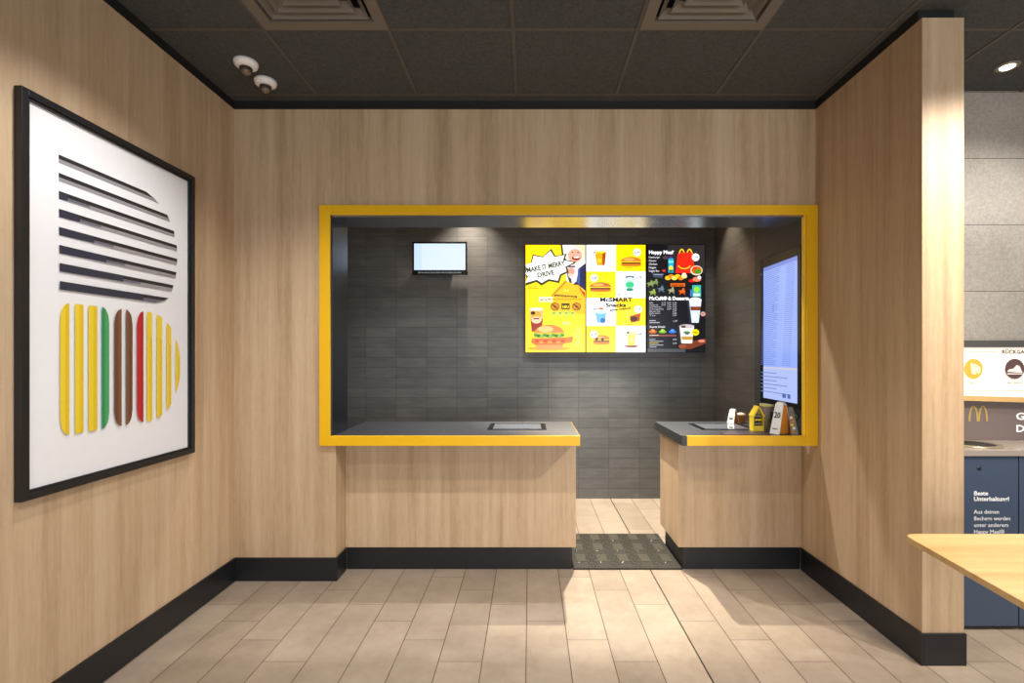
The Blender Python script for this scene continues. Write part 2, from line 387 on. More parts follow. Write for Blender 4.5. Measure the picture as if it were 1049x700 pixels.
# ------------------------------------------------------------------ flat artwork builder (prints and screens)
class Art(MB):
    def __init__(s, fn, normal, emit=None, step=.0003, rough=.5):
        super().__init__(); s.fn = fn; s.nrm = Vector(normal); s.k = 0; s.em = emit; s.step = step; s.rough = rough
    def m_(s, c):
        c = tuple(int(v) for v in c)
        if s.em: c = tuple(int(round(255*(v/255)**1.6)) for v in c)
        if s.em: return mat('screen_%d_%d_%d' % c, (8, 8, 8), .25, emit=c, es=s.em)
        return mat('ink_%d_%d_%d' % c, c, s.rough, noise=(50, .03))
    def P(s, x, y): return Vector(s.fn(x, y)) + s.nrm*s.step*s.k
    def poly(s, pts, c): s.k += 1; s.face([s.P(*p) for p in pts], s.m_(c))
    def rect(s, x0, y0, x1, y1, c): s.poly([(x0, y0), (x1, y0), (x1, y1), (x0, y1)], c)
    def ell(s, cx, cy, rx, ry, c, a0=0, a1=360, seg=20):
        n_ = seg if a1-a0 >= 360 else seg+1
        s.poly([(cx+rx*math.cos(math.radians(a0+(a1-a0)*i/seg)), cy-ry*math.sin(math.radians(a0+(a1-a0)*i/seg))) for i in range(n_)], c)
    def arc(s, cx, cy, rx, ry, wd, c, a0, a1, seg=14):
        o = [(cx+rx*math.cos(math.radians(a0+(a1-a0)*i/seg)), cy-ry*math.sin(math.radians(a0+(a1-a0)*i/seg))) for i in range(seg+1)]
        q = [(cx+(rx-wd)*math.cos(math.radians(a0+(a1-a0)*i/seg)), cy-(ry-wd)*math.sin(math.radians(a0+(a1-a0)*i/seg))) for i in range(seg+1)]
        s.poly(o+q[::-1], c)
    def line(s, x0, y0, x1, y1, wd, c):
        d = Vector((x1-x0, y1-y0)).normalized()*wd/2
        s.poly([(x0-d.y, y0+d.x), (x1-d.y, y1+d.x), (x1+d.y, y1-d.x), (x0+d.y, y0-d.x)], c)
    def heavy(s, *a, **k):                   # bold lettering: four slightly shifted strokes
        for dx, dy in ((0, 0), (.3, 0), (0, .25), (.3, .25)): s.word(a[0], a[1]+dx, a[2]+dy, *a[3:], **k)
    def word(s, body, x, y, h, c, w=None, bold=.02, rot=0, align='LEFT'):      # x,y = baseline start; h = cap height
        s.k += 1; o = s.P(x, y); ux = s.P(x+1, y)-o; uy = s.P(x, y-1)-o
        R = math.radians(rot); ux, uy = ux*math.cos(R)+uy*math.sin(R), uy*math.cos(R)-ux*math.sin(R)
        M = Matrix(((ux.x, uy.x, s.nrm.x, o.x), (ux.y, uy.y, s.nrm.y, o.y), (ux.z, uy.z, s.nrm.z, o.z), (0, 0, 0, 1)))
        s.text(body, M, h/.70, s.m_(c), w, bold, align)

# ------------------------------------------------------------------ framed poster on the left wall
XP = XL+.030
def onleft(x, y): D = F*(-XP)/(VX-x); return Vector((XP, D, H-(y-VY)/F*D))
pa = onleft(14.5, 84); pb = onleft(200, 181); pc = onleft(14.5, 517); pd = onleft(200, 464)
y0, y1 = F*1.876/(VX-14), pb.y; z1 = (pa.z+pb.z)/2; z0 = (pc.z+pd.z)/2
t = thing('framed_poster', 'large black framed poster of striped shapes on the left wood wall', 'picture', (XL, (y0+y1)/2, z0))
m = MB(); fw = .026
for b in ((y0, y0+fw, z0, z1), (y1-fw, y1, z0, z1), (y0+fw, y1-fw, z0, z0+fw), (y0+fw, y1-fw, z1-fw, z1)):
    m.box(XL, XP, *b, BLACK)
m.build('frame', t, .0015)
m = MB(); fi = fw+.010
for b in ((y0+fw, y0+fi, z0+fw, z1-fw), (y1-fi, y1-fw, z0+fw, z1-fw), (y0+fi, y1-fi, z0+fw, z0+fi), (y0+fi, y1-fi, z1-fi, z1-fw)):
    m.box(XL+.0125, XP-.008, *b, BLACKM)
m.build('inner_rebate', t)
XI = XL+.012
a = Art(lambda u, v: Vector((XI, u, v)), (1, 0, 0), None, .0002)
a.box(XL+.001, XI, y0+fw, y1-fw, z0+fw, z1-fw, PAPER)
def yy(x): return F*(-XI)/(VX-x)
def zz(x, y): return H-(y-VY)/F*yy(x)
u0 = yy(60); BK = (38, 36, 40); GR = (150, 147, 152); NV = (46, 48, 66); GM = (104, 104, 118)
ends = [(163, 209), (174, 228), (178.7, 243.5), (181, 258), (181, 272), (179, 286), (175, 300), (163, 310)]
tops = [.788+H-H, .716, .645, .575, .504, .433, .362, .291]
hb = .0165
prevcut = [.0, .0, .06, .14, .24, .34, .5, .8]
for i, (e, tz) in enumerate(zip(ends, tops)):
    ue = yy(e[0]); zt = H+tz*(-XI/1.85); L = ue-u0
    z_a, z_b, z_c = zt, zt-hb, zt-2*hb
    def endx_(z):                                                    # the D-shaped right side
        zc = H+(.788+.26)/2; rr = .275; q = max(0, 1-((z-zc)/rr)**2); return yy(139)+ (yy(181.3)-yy(139))*math.sqrt(q)
    ea, eb, ec = [yy(q[i]) for q in ((150,171,178,180.5,181,180,177,172), (158,173,178.5,181,181,179.5,176,167), (163,174,178.7,181,180.5,179,175,158))]
    a.poly([(u0, z_a), (ea, z_a), (eb, z_b), (u0, z_b)], BK)
    a.poly([(u0, z_b), (eb, z_b), (ec, z_c), (u0, z_c)], GR if i < 7 else GM)
    c = u0+L*prevcut[i]
    if prevcut[i]:
        a.poly([(u0, z_a-.002), (c, z_a-.002), (c, z_c+.004), (u0, z_c)], NV)
        a.poly([(c, z_b), (c+.1, z_b), (c+.1, z_c+.006), (c, z_c+.006)], GM)
Y1 = (236, 206, 50); Y2 = (226, 190, 30); GN = (40, 140, 82); GN2 = (70, 160, 100); BR = (104, 66, 44); BR2 = (122, 82, 58); RD = (190, 36, 40)
def cx(v): return 0+v*.3714
zb0, zt0 = zz(60, 280+450*.3714), zz(60, 280+80*.3714)
def vstripe(xa, xb, c1, c2, ra=0, rb=0, hh=1.0):
    ua, ub = yy(cx(xa)), yy(cx(xb)); zm = (zb0+zt0)/2; hf = (zt0-zb0)/2*hh; r = ub-ua
    def top(u):                                                      # rounding
        q = (u-ua)/(ub-ua)
        if ra: return hf - .07*(1-math.sqrt(max(0, 1-(1-q)**2)))
        if rb: return hf - .07*(1-math.sqrt(max(0, 1-q**2)))
        return hf
    us = [ua+r*i/8 for i in range(9)]
    a.poly([(u, zm+top(u)) for u in us]+[(u, zm-top(u)) for u in us[::-1]], c1)
    um = [ua+r*.55+r*.45*i/4 for i in range(5)] if not rb else [ua+r*.0+r*.4*i/4 for i in range(5)]
    a.poly([(u, zm+top(u)) for u in um]+[(u, zm-top(u)) for u in um[::-1]], c2)
vstripe(162, 187, Y1, Y2, ra=1); vstripe(203, 226, Y1, Y2); vstripe(240, 264, Y1, Y2); vstripe(277, 297, GN2, GN, rb=1)
vstripe(311, 331, BR, BR2, ra=1); vstripe(343, 361, BR, BR2, rb=1); vstripe(373, 391, RD, (170, 30, 36), ra=1)
zm = (zb0+zt0)/2
uA, uB = yy(cx(401)), yy(cx(491)); Hh = (zt0-zb0)/2
for xa, xb in ((401, 415), (428, 442), (455, 467), (480, 491)):
    ua, ub = yy(cx(xa)), yy(cx(xb))
    def hq(u): return Hh*math.sqrt(max(0.0, 1-((u-uA)/(uB-uA+.004))**2.2))
    us = [ua+(ub-ua)*i/6 for i in range(7)]
    a.poly([(u, zm+hq(u)) for u in us]+[(u, zm-hq(u)) for u in us[::-1]], Y1)
    a.poly([(u, zm+hq(u)*.55) for u in us[3:]]+[(u, zm-hq(u)) for u in us[3:][::-1]], Y2)
a.build('print', t)

# ------------------------------------------------------------------ ceiling vents
def vent(x0, x1, label):
    cxv, cyv = (x0+x1)/2, YG-S/2
    t = thing('ceiling_vent', label, 'vent', (cxv, cyv, ZC), 'square air vents in the ceiling')
    def ring(m, ro, ri, zo, zi, th=.003):
        for k in range(4):
            q = Matrix.Rotation(k*math.pi/2, 4, 'Z')
            pts = [Vector((-ro, -ro, zo)), Vector((ro, -ro, zo)), Vector((ri, -ri, zi)), Vector((-ri, -ri, zi))]
            pts = [q @ p + Vector((cxv, cyv, 0)) for p in pts]
            m.prism(pts, (0, 0, th), VENTM)
    h = S/2-.004
    m = MB(); ring(m, h, h-.055, ZC-.006, ZC-.006); ring(m, h-.055, h-.058, ZC-.006, ZC+.02); m.build('flange', t)
    r = h-.07
    for i in range(5):
        m = MB(); ring(m, r, r-.032, ZC-.002, ZC+.030); m.build('louvre', t); r -= .048
    m = MB(); m.box(cxv-h+.05, cxv+h-.05, cyv-h+.05, cyv+h-.05, ZC+.09, ZC+.1, BLACKM)
    for a_, b_ in ((-1, 0), (1, 0), (0, -1), (0, 1)):
        o_ = h-.06
        if a_: m.box(cxv+a_*o_-.003, cxv+a_*o_+.003, cyv-o_, cyv+o_, ZC+.02, ZC+.1, BLACKM)
        else: m.box(cxv-o_, cxv+o_, cyv+b_*o_-.003, cyv+b_*o_+.003, ZC+.02, ZC+.1, BLACKM)
    m.build('duct_box', t)
vent(*VENTS[0], 'square dark metal ceiling vent left of centre, nearer the detectors')
vent(*VENTS[1], 'square dark metal ceiling vent right of centre, nearer the wood partition')

# ------------------------------------------------------------------ ceiling detectors
def detector(x, y, label):
    D = 1.585*F/(VY-y); X = X_(x, D)
    t = thing('ceiling_detector', label, 'detector', (X, D, ZC), 'white detectors on the ceiling')
    m = MB(); m.lathe([(.060, 0), (.062, -.010), (.056, -.026), (.040, -.034), (.034, -.034)], (X, D, ZC), WHITEP, 36); m.build('base', t)
    m = MB(); m.lathe([(.032, -.034), (.032, -.046), (.027, -.046)], (X, D, ZC), mat('detector_ring', (48, 44, 42), .4), 30); m.build('ring', t)
    m = MB(); m.lathe([(.026, -.046), (.024, -.060), (.015, -.070), (.004, -.073)], (X, D, ZC), mat('detector_lens', (120, 104, 90), .15, coat=.6), 24); m.build('lens', t)
detector(252, 68, 'round white ceiling detector with dark lens, nearer to the left vent')
detector(272, 87, 'round white ceiling detector with dark lens, nearer the wall corner')

# ------------------------------------------------------------------ recessed downlight at the right
LX, LY = X_(1032, 1.61*F/296), 1.61*F/296
t = thing('recessed_downlight', 'lit round recessed spotlight in the ceiling above the aisle', 'ceiling light', (LX, LY, ZC))
m = MB(); m.lathe([(.058, 0), (.058, -.005), (.040, -.008), (.036, -.002)], (LX, LY, ZC), mat('light_rim', (150, 140, 128), .3, .6), 36); m.build('rim', t)
m = MB(); m.lathe([(.034, -.003), (.032, -.008)], (LX, LY, ZC), mat('lamp_glow', (255, 255, 255), .3, emit=(255, 240, 215), es=8), 30); m.build('bulb', t)

# ------------------------------------------------------------------ screens behind the hatch
YM = 4.89
def screen(name, label, cat, x0, y0, x1, y1, D, bez, depth, group=None):
    """wall screen whose lit face spans the given photo pixels at distance D"""
    A = px(x0, y0, D); B_ = px(x1, y1, D); 
    t = thing(name, label, cat, ((A.x+B_.x)/2, YR, B_.z), group)
    m = MB()
    b = bez
    m.box(A.x-b, B_.x+b, D+.004, D+depth, B_.z-b, A.z+b, GLASSD)
    for r in ((A.x-b, A.x, B_.z-b, A.z+b), (B_.x, B_.x+b, B_.z-b, A.z+b), (A.x, B_.x, B_.z-b, B_.z), (A.x, B_.x, A.z, A.z+b)):
        m.box(r[0], r[1], D-.003, D+.004, r[2], r[3], GLASSD)
    m.build('housing', t)
    m = MB(); m.box((A.x+B_.x)/2-.12, (A.x+B_.x)/2+.12, D+depth, YR-.002, (A.z+B_.z)/2-.1, (A.z+B_.z)/2+.1, BLACKM); m.build('wall_bracket', t)
    return t, Art(lambda x, y: px(x, y, D+.003), (0, -1, 0), 1.0, .00025)
G = 'menu screens on the slate wall'
YE_ = (255, 225, 0); WT = (255, 255, 255); DK = (38, 36, 40)
ES = 1.6
# --- left menu screen
t, a = screen('menu_screen', 'yellow menu screen with burst lettering and big burger, left of the three', 'screen', 538.4, 251, 599.6, 361, YM, .004, .04, G)
a.em = ES
a.rect(538.4, 251, 599.6, 361, YE_)
a.poly([(575, 251), (599.6, 251), (599.6, 300), (592, 296), (582, 294), (579, 280), (576, 262)], (240, 236, 232))
a.poly([(574.2, 251), (576, 251), (577.5, 261), (583, 272), (585, 285), (587, 296), (585, 296), (581, 282), (580.5, 271), (575.5, 261)], (70, 90, 40))
a.poly([(577, 252), (584, 251.5), (592, 253), (597, 259), (599.6, 268), (599.6, 251)], (236, 222, 190))   # hair
a.ell(589, 262, 7.5, 7, (232, 188, 168)); a.ell(590, 264.5, 4.2, 2.4, (176, 60, 52)); a.ell(590.5, 263.6, 3, .9, WT); a.ell(586.5, 258.4, 1, .6, (90, 60, 50)); a.ell(592.2, 258.8, 1, .6, (90, 60, 50))
a.poly([(593, 275), (599.6, 270), (599.6, 300), (590, 290)], (36, 58, 110)); a.poly([(592, 276), (594, 274), (594, 292), (591, 290)], (90, 120, 180))
a.poly([(580, 271), (590, 272), (592, 276), (587, 288), (583, 284)], (226, 220, 228)); a.ell(585, 278, 3.6, 3.8, (226, 176, 158)); a.rect(582, 272.5, 589, 274, (60, 70, 90))
a.ell(584, 282, 2.2, 2, (238, 206, 190)); a.ell(587, 270, 2.0, 1.2, (222, 150, 140))
sp = []; bc = (559, 275); K = 20
amp = [1.15, .78, 1.08, .76, 1.2, .80, 1.1, .80, 1.0, .78, 1.05, .8, 1.22, .78, 1.0, .8, 1.1, .82, .95, .8]
for i in range(K):
    an = 2*math.pi*i/K+.15; sp.append((bc[0]+26.5*amp[i]*math.cos(an)*.95, bc[1]-14.5*amp[i]*math.sin(an)-(math.cos(an)*3.5)))
def clampx(P, lo=538.5, hi=599.5): return [(min(max(x, lo), hi), y) for x, y in P]
a.poly(clampx([((x-bc[0])*1.10+bc[0]+.3, (y-bc[1])*1.16+bc[1]+.6) for x, y in sp]), (84, 96, 30))
a.poly(clampx(sp), WT)
a.heavy('MAKE IT MERRY', 539.8, 279.3, 4.9, (70, 98, 20), 39.5, .015, 11)
a.heavy('DRIVE', 550.5, 284.4, 4.7, (70, 98, 20), 17.5, .015, 10)
a.word('Jetzt im', 553, 268.5, 1.8, (130, 130, 140), 9, .0, 10)
OR = (240, 176, 10); BRN = (110, 74, 10)
a.poly([(564, 305), (566, 300), (578, 288), (592, 292), (599.6, 298), (599.6, 322), (566, 321)], (250, 204, 8))
a.poly([(564, 305), (565, 303), (580, 287), (581, 288.5), (567, 303)], (200, 160, 10)); a.poly([(587, 292), (589.5, 288.8), (592.5, 292)], DK); a.poly([(593, 292), (596, 298), (599, 300), (599, 305), (594, 297)], (214, 70, 20))
a.word('M', 578, 299, 2.4, (250, 235, 120), 4)
a.poly([(568, 302), (591, 303.4), (591, 305.4), (568, 304.2)], BRN); a.word('PARTY PAKET', 569, 304.8, 1.6, (250, 214, 40), 20, .02, -2)
a.rect(566, 306.5, 596, 307.2, (196, 150, 10))
for cx_ in (568.5, 590.5):
    a.ell(cx_, 314.3, 4.6, 4.2, (150, 108, 10)); a.ell(cx_, 314.3, 3.8, 3.4, (214, 164, 10)); a.line(cx_-3, 311.8, cx_+3, 316.8, 1, (90, 60, 10)); a.ell(cx_, 314.3, 1, 1, (70, 40, 10))
a.rect(575, 311, 583.5, 317.2, (96, 80, 20)); a.word('NEU', 576, 315.8, 2.6, (250, 230, 60), 6.5, .03)
for i in range(4): a.poly([(564.5+i*6.4, 318.8), (570+i*6.4, 319.6), (569.6+i*6.4, 324.6), (564.9+i*6.4, 323.6)], (206, 220, 120)); a.rect(566+i*6.4, 320.6, 568.6+i*6.4, 321.4, (90, 120, 40))
a.rect(552, 304.4, 566, 309.6, (244, 240, 214)); a.word('ab 6,99', 553.2, 308.4, 2.6, (170, 150, 90), 11.5, .03)
a.rect(541, 293.8, 549, 294.3, (170, 140, 20)); a.rect(541, 295.6, 552, 296.1, (170, 140, 20)); a.rect(556, 295.6, 559.5, 296.0, (190, 160, 20))
a.poly([(542.5, 317), (556.5, 317), (555, 340), (544.5, 340)], (232, 196, 150)); a.poly([(543.5, 327), (556, 327), (555, 340), (544.8, 340)], (176, 74, 20)); a.ell(549.5, 317, 7, 1.6, (250, 240, 228)); a.ell(549, 323, 5, 4.2, (240, 186, 70)); a.ell(546, 321, 2.4, 1.8, (96, 50, 30)); a.ell(549.5, 328, 5.2, 3.6, (244, 214, 184)); a.rect(546.5, 326, 552.5, 327.4, (190, 60, 40))
a.ell(562, 357.3, 22, 2.4, (222, 186, 0))
a.ell(562.5, 342, 15.5, 9, (222, 160, 84), 0, 180); a.ell(559, 337.5, 8, 3.2, (246, 206, 150)); a.poly([(547, 341), (578, 341), (577.5, 346), (546, 346.5)], (206, 206, 70))
for i in range(10): a.ell(549+i*3, 343.5+(i % 3)*.8, 2.2, 1.5, [(110, 170, 30), (70, 140, 24), (160, 200, 60)][i % 3])
a.poly([(545, 347), (579, 346), (580, 351), (576, 353.5), (548, 353.5), (544, 351)], (232, 140, 20))
for i in range(7): a.ell(550+i*4.4, 349.6+(i % 2)*1.4, 2.3, 1.3, [(206, 90, 14), (246, 176, 50)][i % 2])
a.poly([(548, 353.5), (577, 353.5), (575, 357.6), (551, 358)], (226, 176, 110)); a.poly([(578, 346), (587, 345), (586, 351), (579, 352)], (220, 150, 20)); a.rect(576, 330, 584, 333, (240, 240, 170)); a.word('2 für 6', 577, 332.6, 1.8, (140, 120, 60), 6.5)
a.ell(592, 338, 3.6, 3.4, (252, 240, 110)); a.poly([(587, 342), (595.5, 342), (594, 355), (588.5, 355)], (252, 240, 110)); a.ell(590, 348, 1.6, 2.0, (226, 206, 50))
a.build('display', t)
# --- middle menu screen
t, a = screen('menu_screen', 'menu screen with eight yellow and white snack squares, middle of the three', 'screen', 600.6, 251, 661.3, 361, YM, .004, .04, G)
a.em = ES
xm = 630.9; ys = [251, 278.2, 305.5, 334, 361]
for r in range(4):
    for c in range(2):
        x0 = 600.6 if c == 0 else xm; x1 = xm if c == 0 else 661.3
        a.rect(x0, ys[r], x1, ys[r+1], YE_ if (r+c) % 2 else WT)
a.poly([(609, 258.5), (621, 258.5), (619.5, 272), (611.5, 272)], (246, 190, 10)); a.poly([(617, 260), (620.8, 258.5), (619.5, 272), (617, 272)], (190, 110, 20)); a.ell(615, 258.3, 6, 1.1, (252, 222, 90)); a.ell(614, 267, 2, 2.2, (252, 214, 70))
def price(x, y, r=3.6, s='2,49'):
    a.ell(x, y, r, r, WT); a.word(s, x-r*.75, y+1, 2.2, (70, 70, 110), r*1.5, .04)
price(607.5, 259, 3, '1,59')
def bun(x, y, w_, c=(222, 150, 70), meat=(120, 60, 26), top=(242, 196, 120)):
    a.ell(x, y+3.9, w_*1.06, 1.6, (206, 176, 10)); a.ell(x, y, w_, 4.6, c, 0, 180); a.ell(x-w_*.2, y-2.1, w_*.55, 1.3, top); a.rect(x-w_*.98, y, x+w_*.98, y+1.4, (250, 214, 60)); a.rect(x-w_*.95, y+1.1, x+w_*.95, y+2.6, meat); a.poly([(x-w_*.96, y+2.5), (x+w_*.96, y+2.5), (x+w_*.8, y+4.4), (x-w_*.8, y+4.4)], c)
bun(646.5, 268, 10.5); price(652.5, 258.8, 3.9, '2,39'); bun(615, 294, 11, (210, 140, 80)); price(608.5, 285, 3.9, '3,29')
a.poly([(640, 284), (650, 284), (648, 298), (642, 298)], (196, 228, 214)); a.ell(645, 284, 5, 1.5, (150, 160, 170)); a.ell(645, 292, 4.6, 3, (90, 206, 160)); a.ell(645, 297, 4, 1.6, (60, 170, 140)); a.ell(645, 286, 3.6, 1.5, (236, 244, 240)); a.word('3,79', 651, 286, 2.6, (90, 90, 130), 6, .03)
a.poly([(609.5, 320), (621, 320), (619.5, 331), (611.5, 331)], (150, 200, 232)); a.ell(615.3, 320, 5.7, 1.8, (206, 230, 244)); a.ell(617.5, 328.6, 2.6, 2.6, (70, 140, 200)); a.word('1,00', 605, 318, 2.4, (90, 90, 110), 6, .03); a.ell(615.5, 316.2, 3, 1, (220, 160, 120)); a.word('oder', 612.5, 317.6, 2, (180, 110, 60), 6)
for i in range(7): a.line(640+i*1.7, 317+(i % 3), 641+i*1.6, 326, 1.0, (252, 240, 150) if i % 2 else (250, 222, 60))
a.poly([(645, 324), (656, 321), (655, 329), (646, 331)], (196, 120, 10)); a.ell(649, 327, 4, 2.6, (120, 60, 20)); price(653.5, 317.2, 3.9, '2,19')
bun(616, 348, 8.5, (224, 160, 60), (150, 90, 20)); a.ell(611, 347.5, 1.6, 1.6, (110, 80, 20)); a.ell(617, 347.8, 1.6, 1.6, (110, 80, 20)); price(608.2, 342.8, 3.9, '2,79')
a.poly([(642, 342), (651, 342), (650, 354), (643, 354)], (242, 222, 120)); a.ell(646.5, 341.5, 5, 2.2, (250, 240, 180)); a.ell(643, 341, 1.6, 1, (60, 60, 50)); a.poly([(639, 354), (654, 354), (651, 356.4), (641, 356)], (170, 110, 50)); a.ell(646.5, 348, 2, 3, (252, 240, 170)); a.word('1,99', 650.5, 344, 2.6, (90, 90, 110), 6, .03)
a.heavy('McSMART', 614.2, 309.1, 3.9, (16, 14, 36), 32.5, .02); a.heavy('Snacks', 620, 314.5, 3.6, (16, 14, 36), 20.5, .02); a.heavy('alles meins!', 624.5, 319.0, 2.3, (20, 18, 30), 21, .0, 6); a.line(632.6, 303.6, 634.4, 301.0, .8, (60, 60, 70))
for x, y in ((612, 274.6), (641, 274.6), (612, 301.3), (611, 332.6), (642, 332.4), (611, 358.6), (641, 358.6)): a.rect(x, y, x+6, y+.5, (150, 140, 90))
a.build('display', t)
# --- right menu screen
t, a = screen('menu_screen', 'dark menu screen with red smiling meal box, right of the three', 'screen', 663.2, 251, 722, 361, YM, .004, .04, G)
a.em = ES; BGD = (44, 43, 50)
a.rect(663.2, 251, 722, 361, BGD); a.rect(684, 251, 722, 280, (80, 76, 78)); a.rect(663.2, 357.5, 702, 361, (110, 112, 112))
a.heavy('Happy Meal', 664.5, 260.1, 3.5, WT, 24, .0); a.word('®', 689.2, 258.4, 1.4, WT, 1.4, .0)
for i, w_ in enumerate((11.5, 7.5, 8.5, 7.5, 11)): a.word(['Hamburger', 'Cheese', 'Chicken', 'Nuggets', 'Veggie Box'][i], 664.5, 264.6+i*3.5, 1.9, (226, 226, 230), w_, .01)
a.ell(681.5, 264, 3, 2, (110, 96, 96)); a.rect(684.6, 265, 689.8, 279.5, (60, 190, 214)); a.poly([(685.5, 265), (688.8, 265), (688, 262.5), (686.4, 262.5)], (120, 80, 170)); a.ell(687.2, 275, 2.1, 2.6, (246, 226, 90)); a.rect(684.6, 267.4, 689.8, 269.4, (150, 230, 240)); a.rect(685.5, 276.5, 689, 279, (60, 150, 120))
a.arc(698.3, 262.6, 3.4, 7.6, 1.5, (250, 206, 40), 0, 180); a.arc(706.2, 262.6, 3.4, 7.6, 1.5, (250, 206, 40), 0, 180)
a.poly([(694, 261), (697, 259), (708, 259), (710, 261), (711.5, 280), (692, 280)], (238, 74, 44)); a.arc(700.8, 270.6, 7.0, 5.4, 1.0, (252, 214, 90), 200, 340)
a.ell(712.4, 263.8, 3.8, 3.9, WT); a.word('4,49', 709.9, 264.8, 2.2, (90, 80, 110), 5, .03)
a.ell(713.2, 277.3, 6.2, 5, (232, 222, 206)); a.ell(713.4, 277.1, 5.2, 4, (214, 130, 40)); a.ell(714.8, 278.4, 3.6, 2.4, (110, 170, 50)); a.ell(711.5, 275, 2.2, 1.6, (226, 80, 40))
a.ell(680, 277.6, 2, 1.4, (200, 90, 90)); a.poly([(668, 280), (680, 280.6), (678, 285), (669, 284)], (96, 112, 126)); a.rect(669.5, 281.2, 679, 281.9, (180, 190, 200))
for i in range(6): a.ell(684+i*3.3, 285-(i % 2)*1.6, 3, 2.2, [(250, 206, 70), (240, 160, 40), (252, 226, 130)][i % 3])
a.ell(700.5, 282.2, 2.4, 2.4, (244, 220, 206)); a.ell(708, 288, 3, 1.6, (214, 60, 50)); a.ell(713.5, 286.4, 4.4, 2.4, (240, 160, 130)); a.ell(716, 284.5, 1.9, 1.9, (240, 232, 232))
a.rect(686.5, 290.4, 701.5, 293.8, (222, 132, 30)); a.word('Jetzt neu', 688, 293.2, 2, (90, 40, 10), 12, .02)
for x, y, c in ((666, 291, (160, 176, 120)), (671, 289.6, (150, 166, 120)), (668.5, 299.8, (170, 190, 110)), (677, 296.5, (130, 150, 166)), (687.5, 298, (180, 176, 150)), (698.5, 299, (236, 130, 40))):
    a.ell(x, y, 3, 1.5, c); a.ell(x+1, y-1.8, 1.2, 1.8, c); a.line(x-2.6, y+3, x-.4, y, .8, c); a.line(x+2.6, y+3, x+.4, y, .8, c); a.line(x-4, y-.8, x, y, .6, c)
a.rect(708.6, 292.5, 717.4, 304.5, (90, 190, 190)); a.ell(713, 297, 3, 3, (170, 220, 90)); a.rect(706.5, 297, 708, 304, (110, 150, 220)); a.rect(709.6, 301, 716.4, 303.6, (220, 240, 230))
a.heavy('McCafé® & Desserts', 664.4, 307.5, 3.4, WT, 40, .0)
for i in range(7):
    y = 311.2+i*2.15; a.word(['Kaffee', 'Cappuccino', 'Latte Macchiato', 'Iced Frappé Mix', 'Espresso Dop', 'Heiße Schoko', 'Tee'][i], 664.6, y, 1.4, (214, 214, 220), [4, 9, 12, 14.5, 11, 11, 6][i], 0)
    for j, x in enumerate((677, 682.6, 688.2)):
        if j == 2 or i < 2 or (j == 1 and i < 4): a.word('2,%d9' % ((i+j) % 9+1), x, y, 1.4, (214, 214, 220), 4, 0)
for y, w_ in ((329.4, 6.5), (331.4, 10.5)): a.rect(664.6, y-1, 664.6+w_, y-.2, (200, 200, 206))
a.word('1,79', 688.4, 330, 1.6, (220, 220, 226), 4, 0); a.word('Sweet Deals', 664.6, 336, 1.9, (226, 226, 230), 16, .02)
for i, c in enumerate(((226, 130, 40), (150, 190, 60), (80, 140, 220))): a.ell(668+i*10, 340.2, 4, 1.5, c); a.ell(668+i*10, 338.9, 1.9, 1.4, tuple(min(255, v+40) for v in c))
a.rect(664.6, 343.2, 692, 344.8, (170, 110, 100)); a.rect(664.6, 343.4, 674, 343.9, (240, 226, 210))
for i in range(5): a.rect(664.6, 347.6+i*1.9, 664.6+[6, 14, 9, 14, 7][i], 348.3+i*1.9, (190, 190, 196) if i != 2 else (214, 196, 90))
for y in (348.8, 352.6): a.word('2,99', 688.2, y, 1.5, (220, 220, 226), 4, 0)
a.poly([(704.8, 307.5), (717.6, 307.5), (714.6, 331), (707.6, 331)], (214, 222, 234)); a.ell(711.2, 308, 6.3, 2.8, (246, 248, 252)); a.poly([(706, 314.5), (716.8, 314.5), (716.2, 318.5), (706.6, 318.5)], (156, 100, 50)); a.rect(706.4, 311, 716.9, 313, (232, 226, 222)); a.ell(711, 325, 2, 4, (240, 244, 250)); a.ell(719, 322, 2.6, 2.4, (206, 170, 160))
a.poly([(700, 351), (722, 347), (722, 352), (706, 358), (695, 357)], (150, 92, 66)); a.ell(698, 355, 4, 2, (176, 110, 80)); a.ell(717.5, 349.6, 3.6, 1.4, (222, 160, 140))
a.poly([(695, 334), (710, 334), (708, 352), (697, 352)], (226, 228, 224)); a.ell(702.5, 334.6, 7.6, 2, (206, 200, 204)); a.ell(699, 335, 2.6, 1.3, (130, 90, 80)); a.poly([(697, 345), (708.8, 345), (708.4, 348.4), (697.4, 348.4)], (206, 170, 90)); a.ell(702.5, 341, 3.4, 1.4, (120, 150, 110)); a.ell(701, 350, 3, 1.3, (244, 244, 240)); a.word('M', 701, 343.4, 2, (90, 110, 120), 3)
a.ell(711.2, 340.8, 3.8, 3.3, (236, 222, 20)); a.word('Neu', 708.8, 341.7, 1.9, (80, 80, 20), 4.8, .02)
a.build('display', t)

# --- small television
TVD = YR-.128
t, a = screen('wall_television', 'small wall television with blank pale screen on the slate wall', 'screen', 424.2, 249.6, 476.8, 276.8, TVD, .016, .014)
A = px(424.2, 276.8, TVD)
m = MB(); m.box(A.x-.016, X_(477.6, TVD)+.014, TVD-.003, TVD+.014, Z_(281.6, TVD), A.z-.0165, GLASSD); m.build('lower_bezel', t)
a.em = 1.1
a.rect(424.2, 249.6, 476.8, 276.8, (232, 243, 255)); a.rect(424.2, 249.6, 432, 276.8, (224, 238, 255))
a.build('display', t)
a = Art(lambda x, y: px(x, y, TVD-.004), (0, -1, 0), .7, .0003); a.word('Bei uns kannst du mit Karte oder kontaktlos bezahlen', 428.5, 280.0, 1.7, (200, 214, 220), 44, .01); a.build('caption_strip', t)

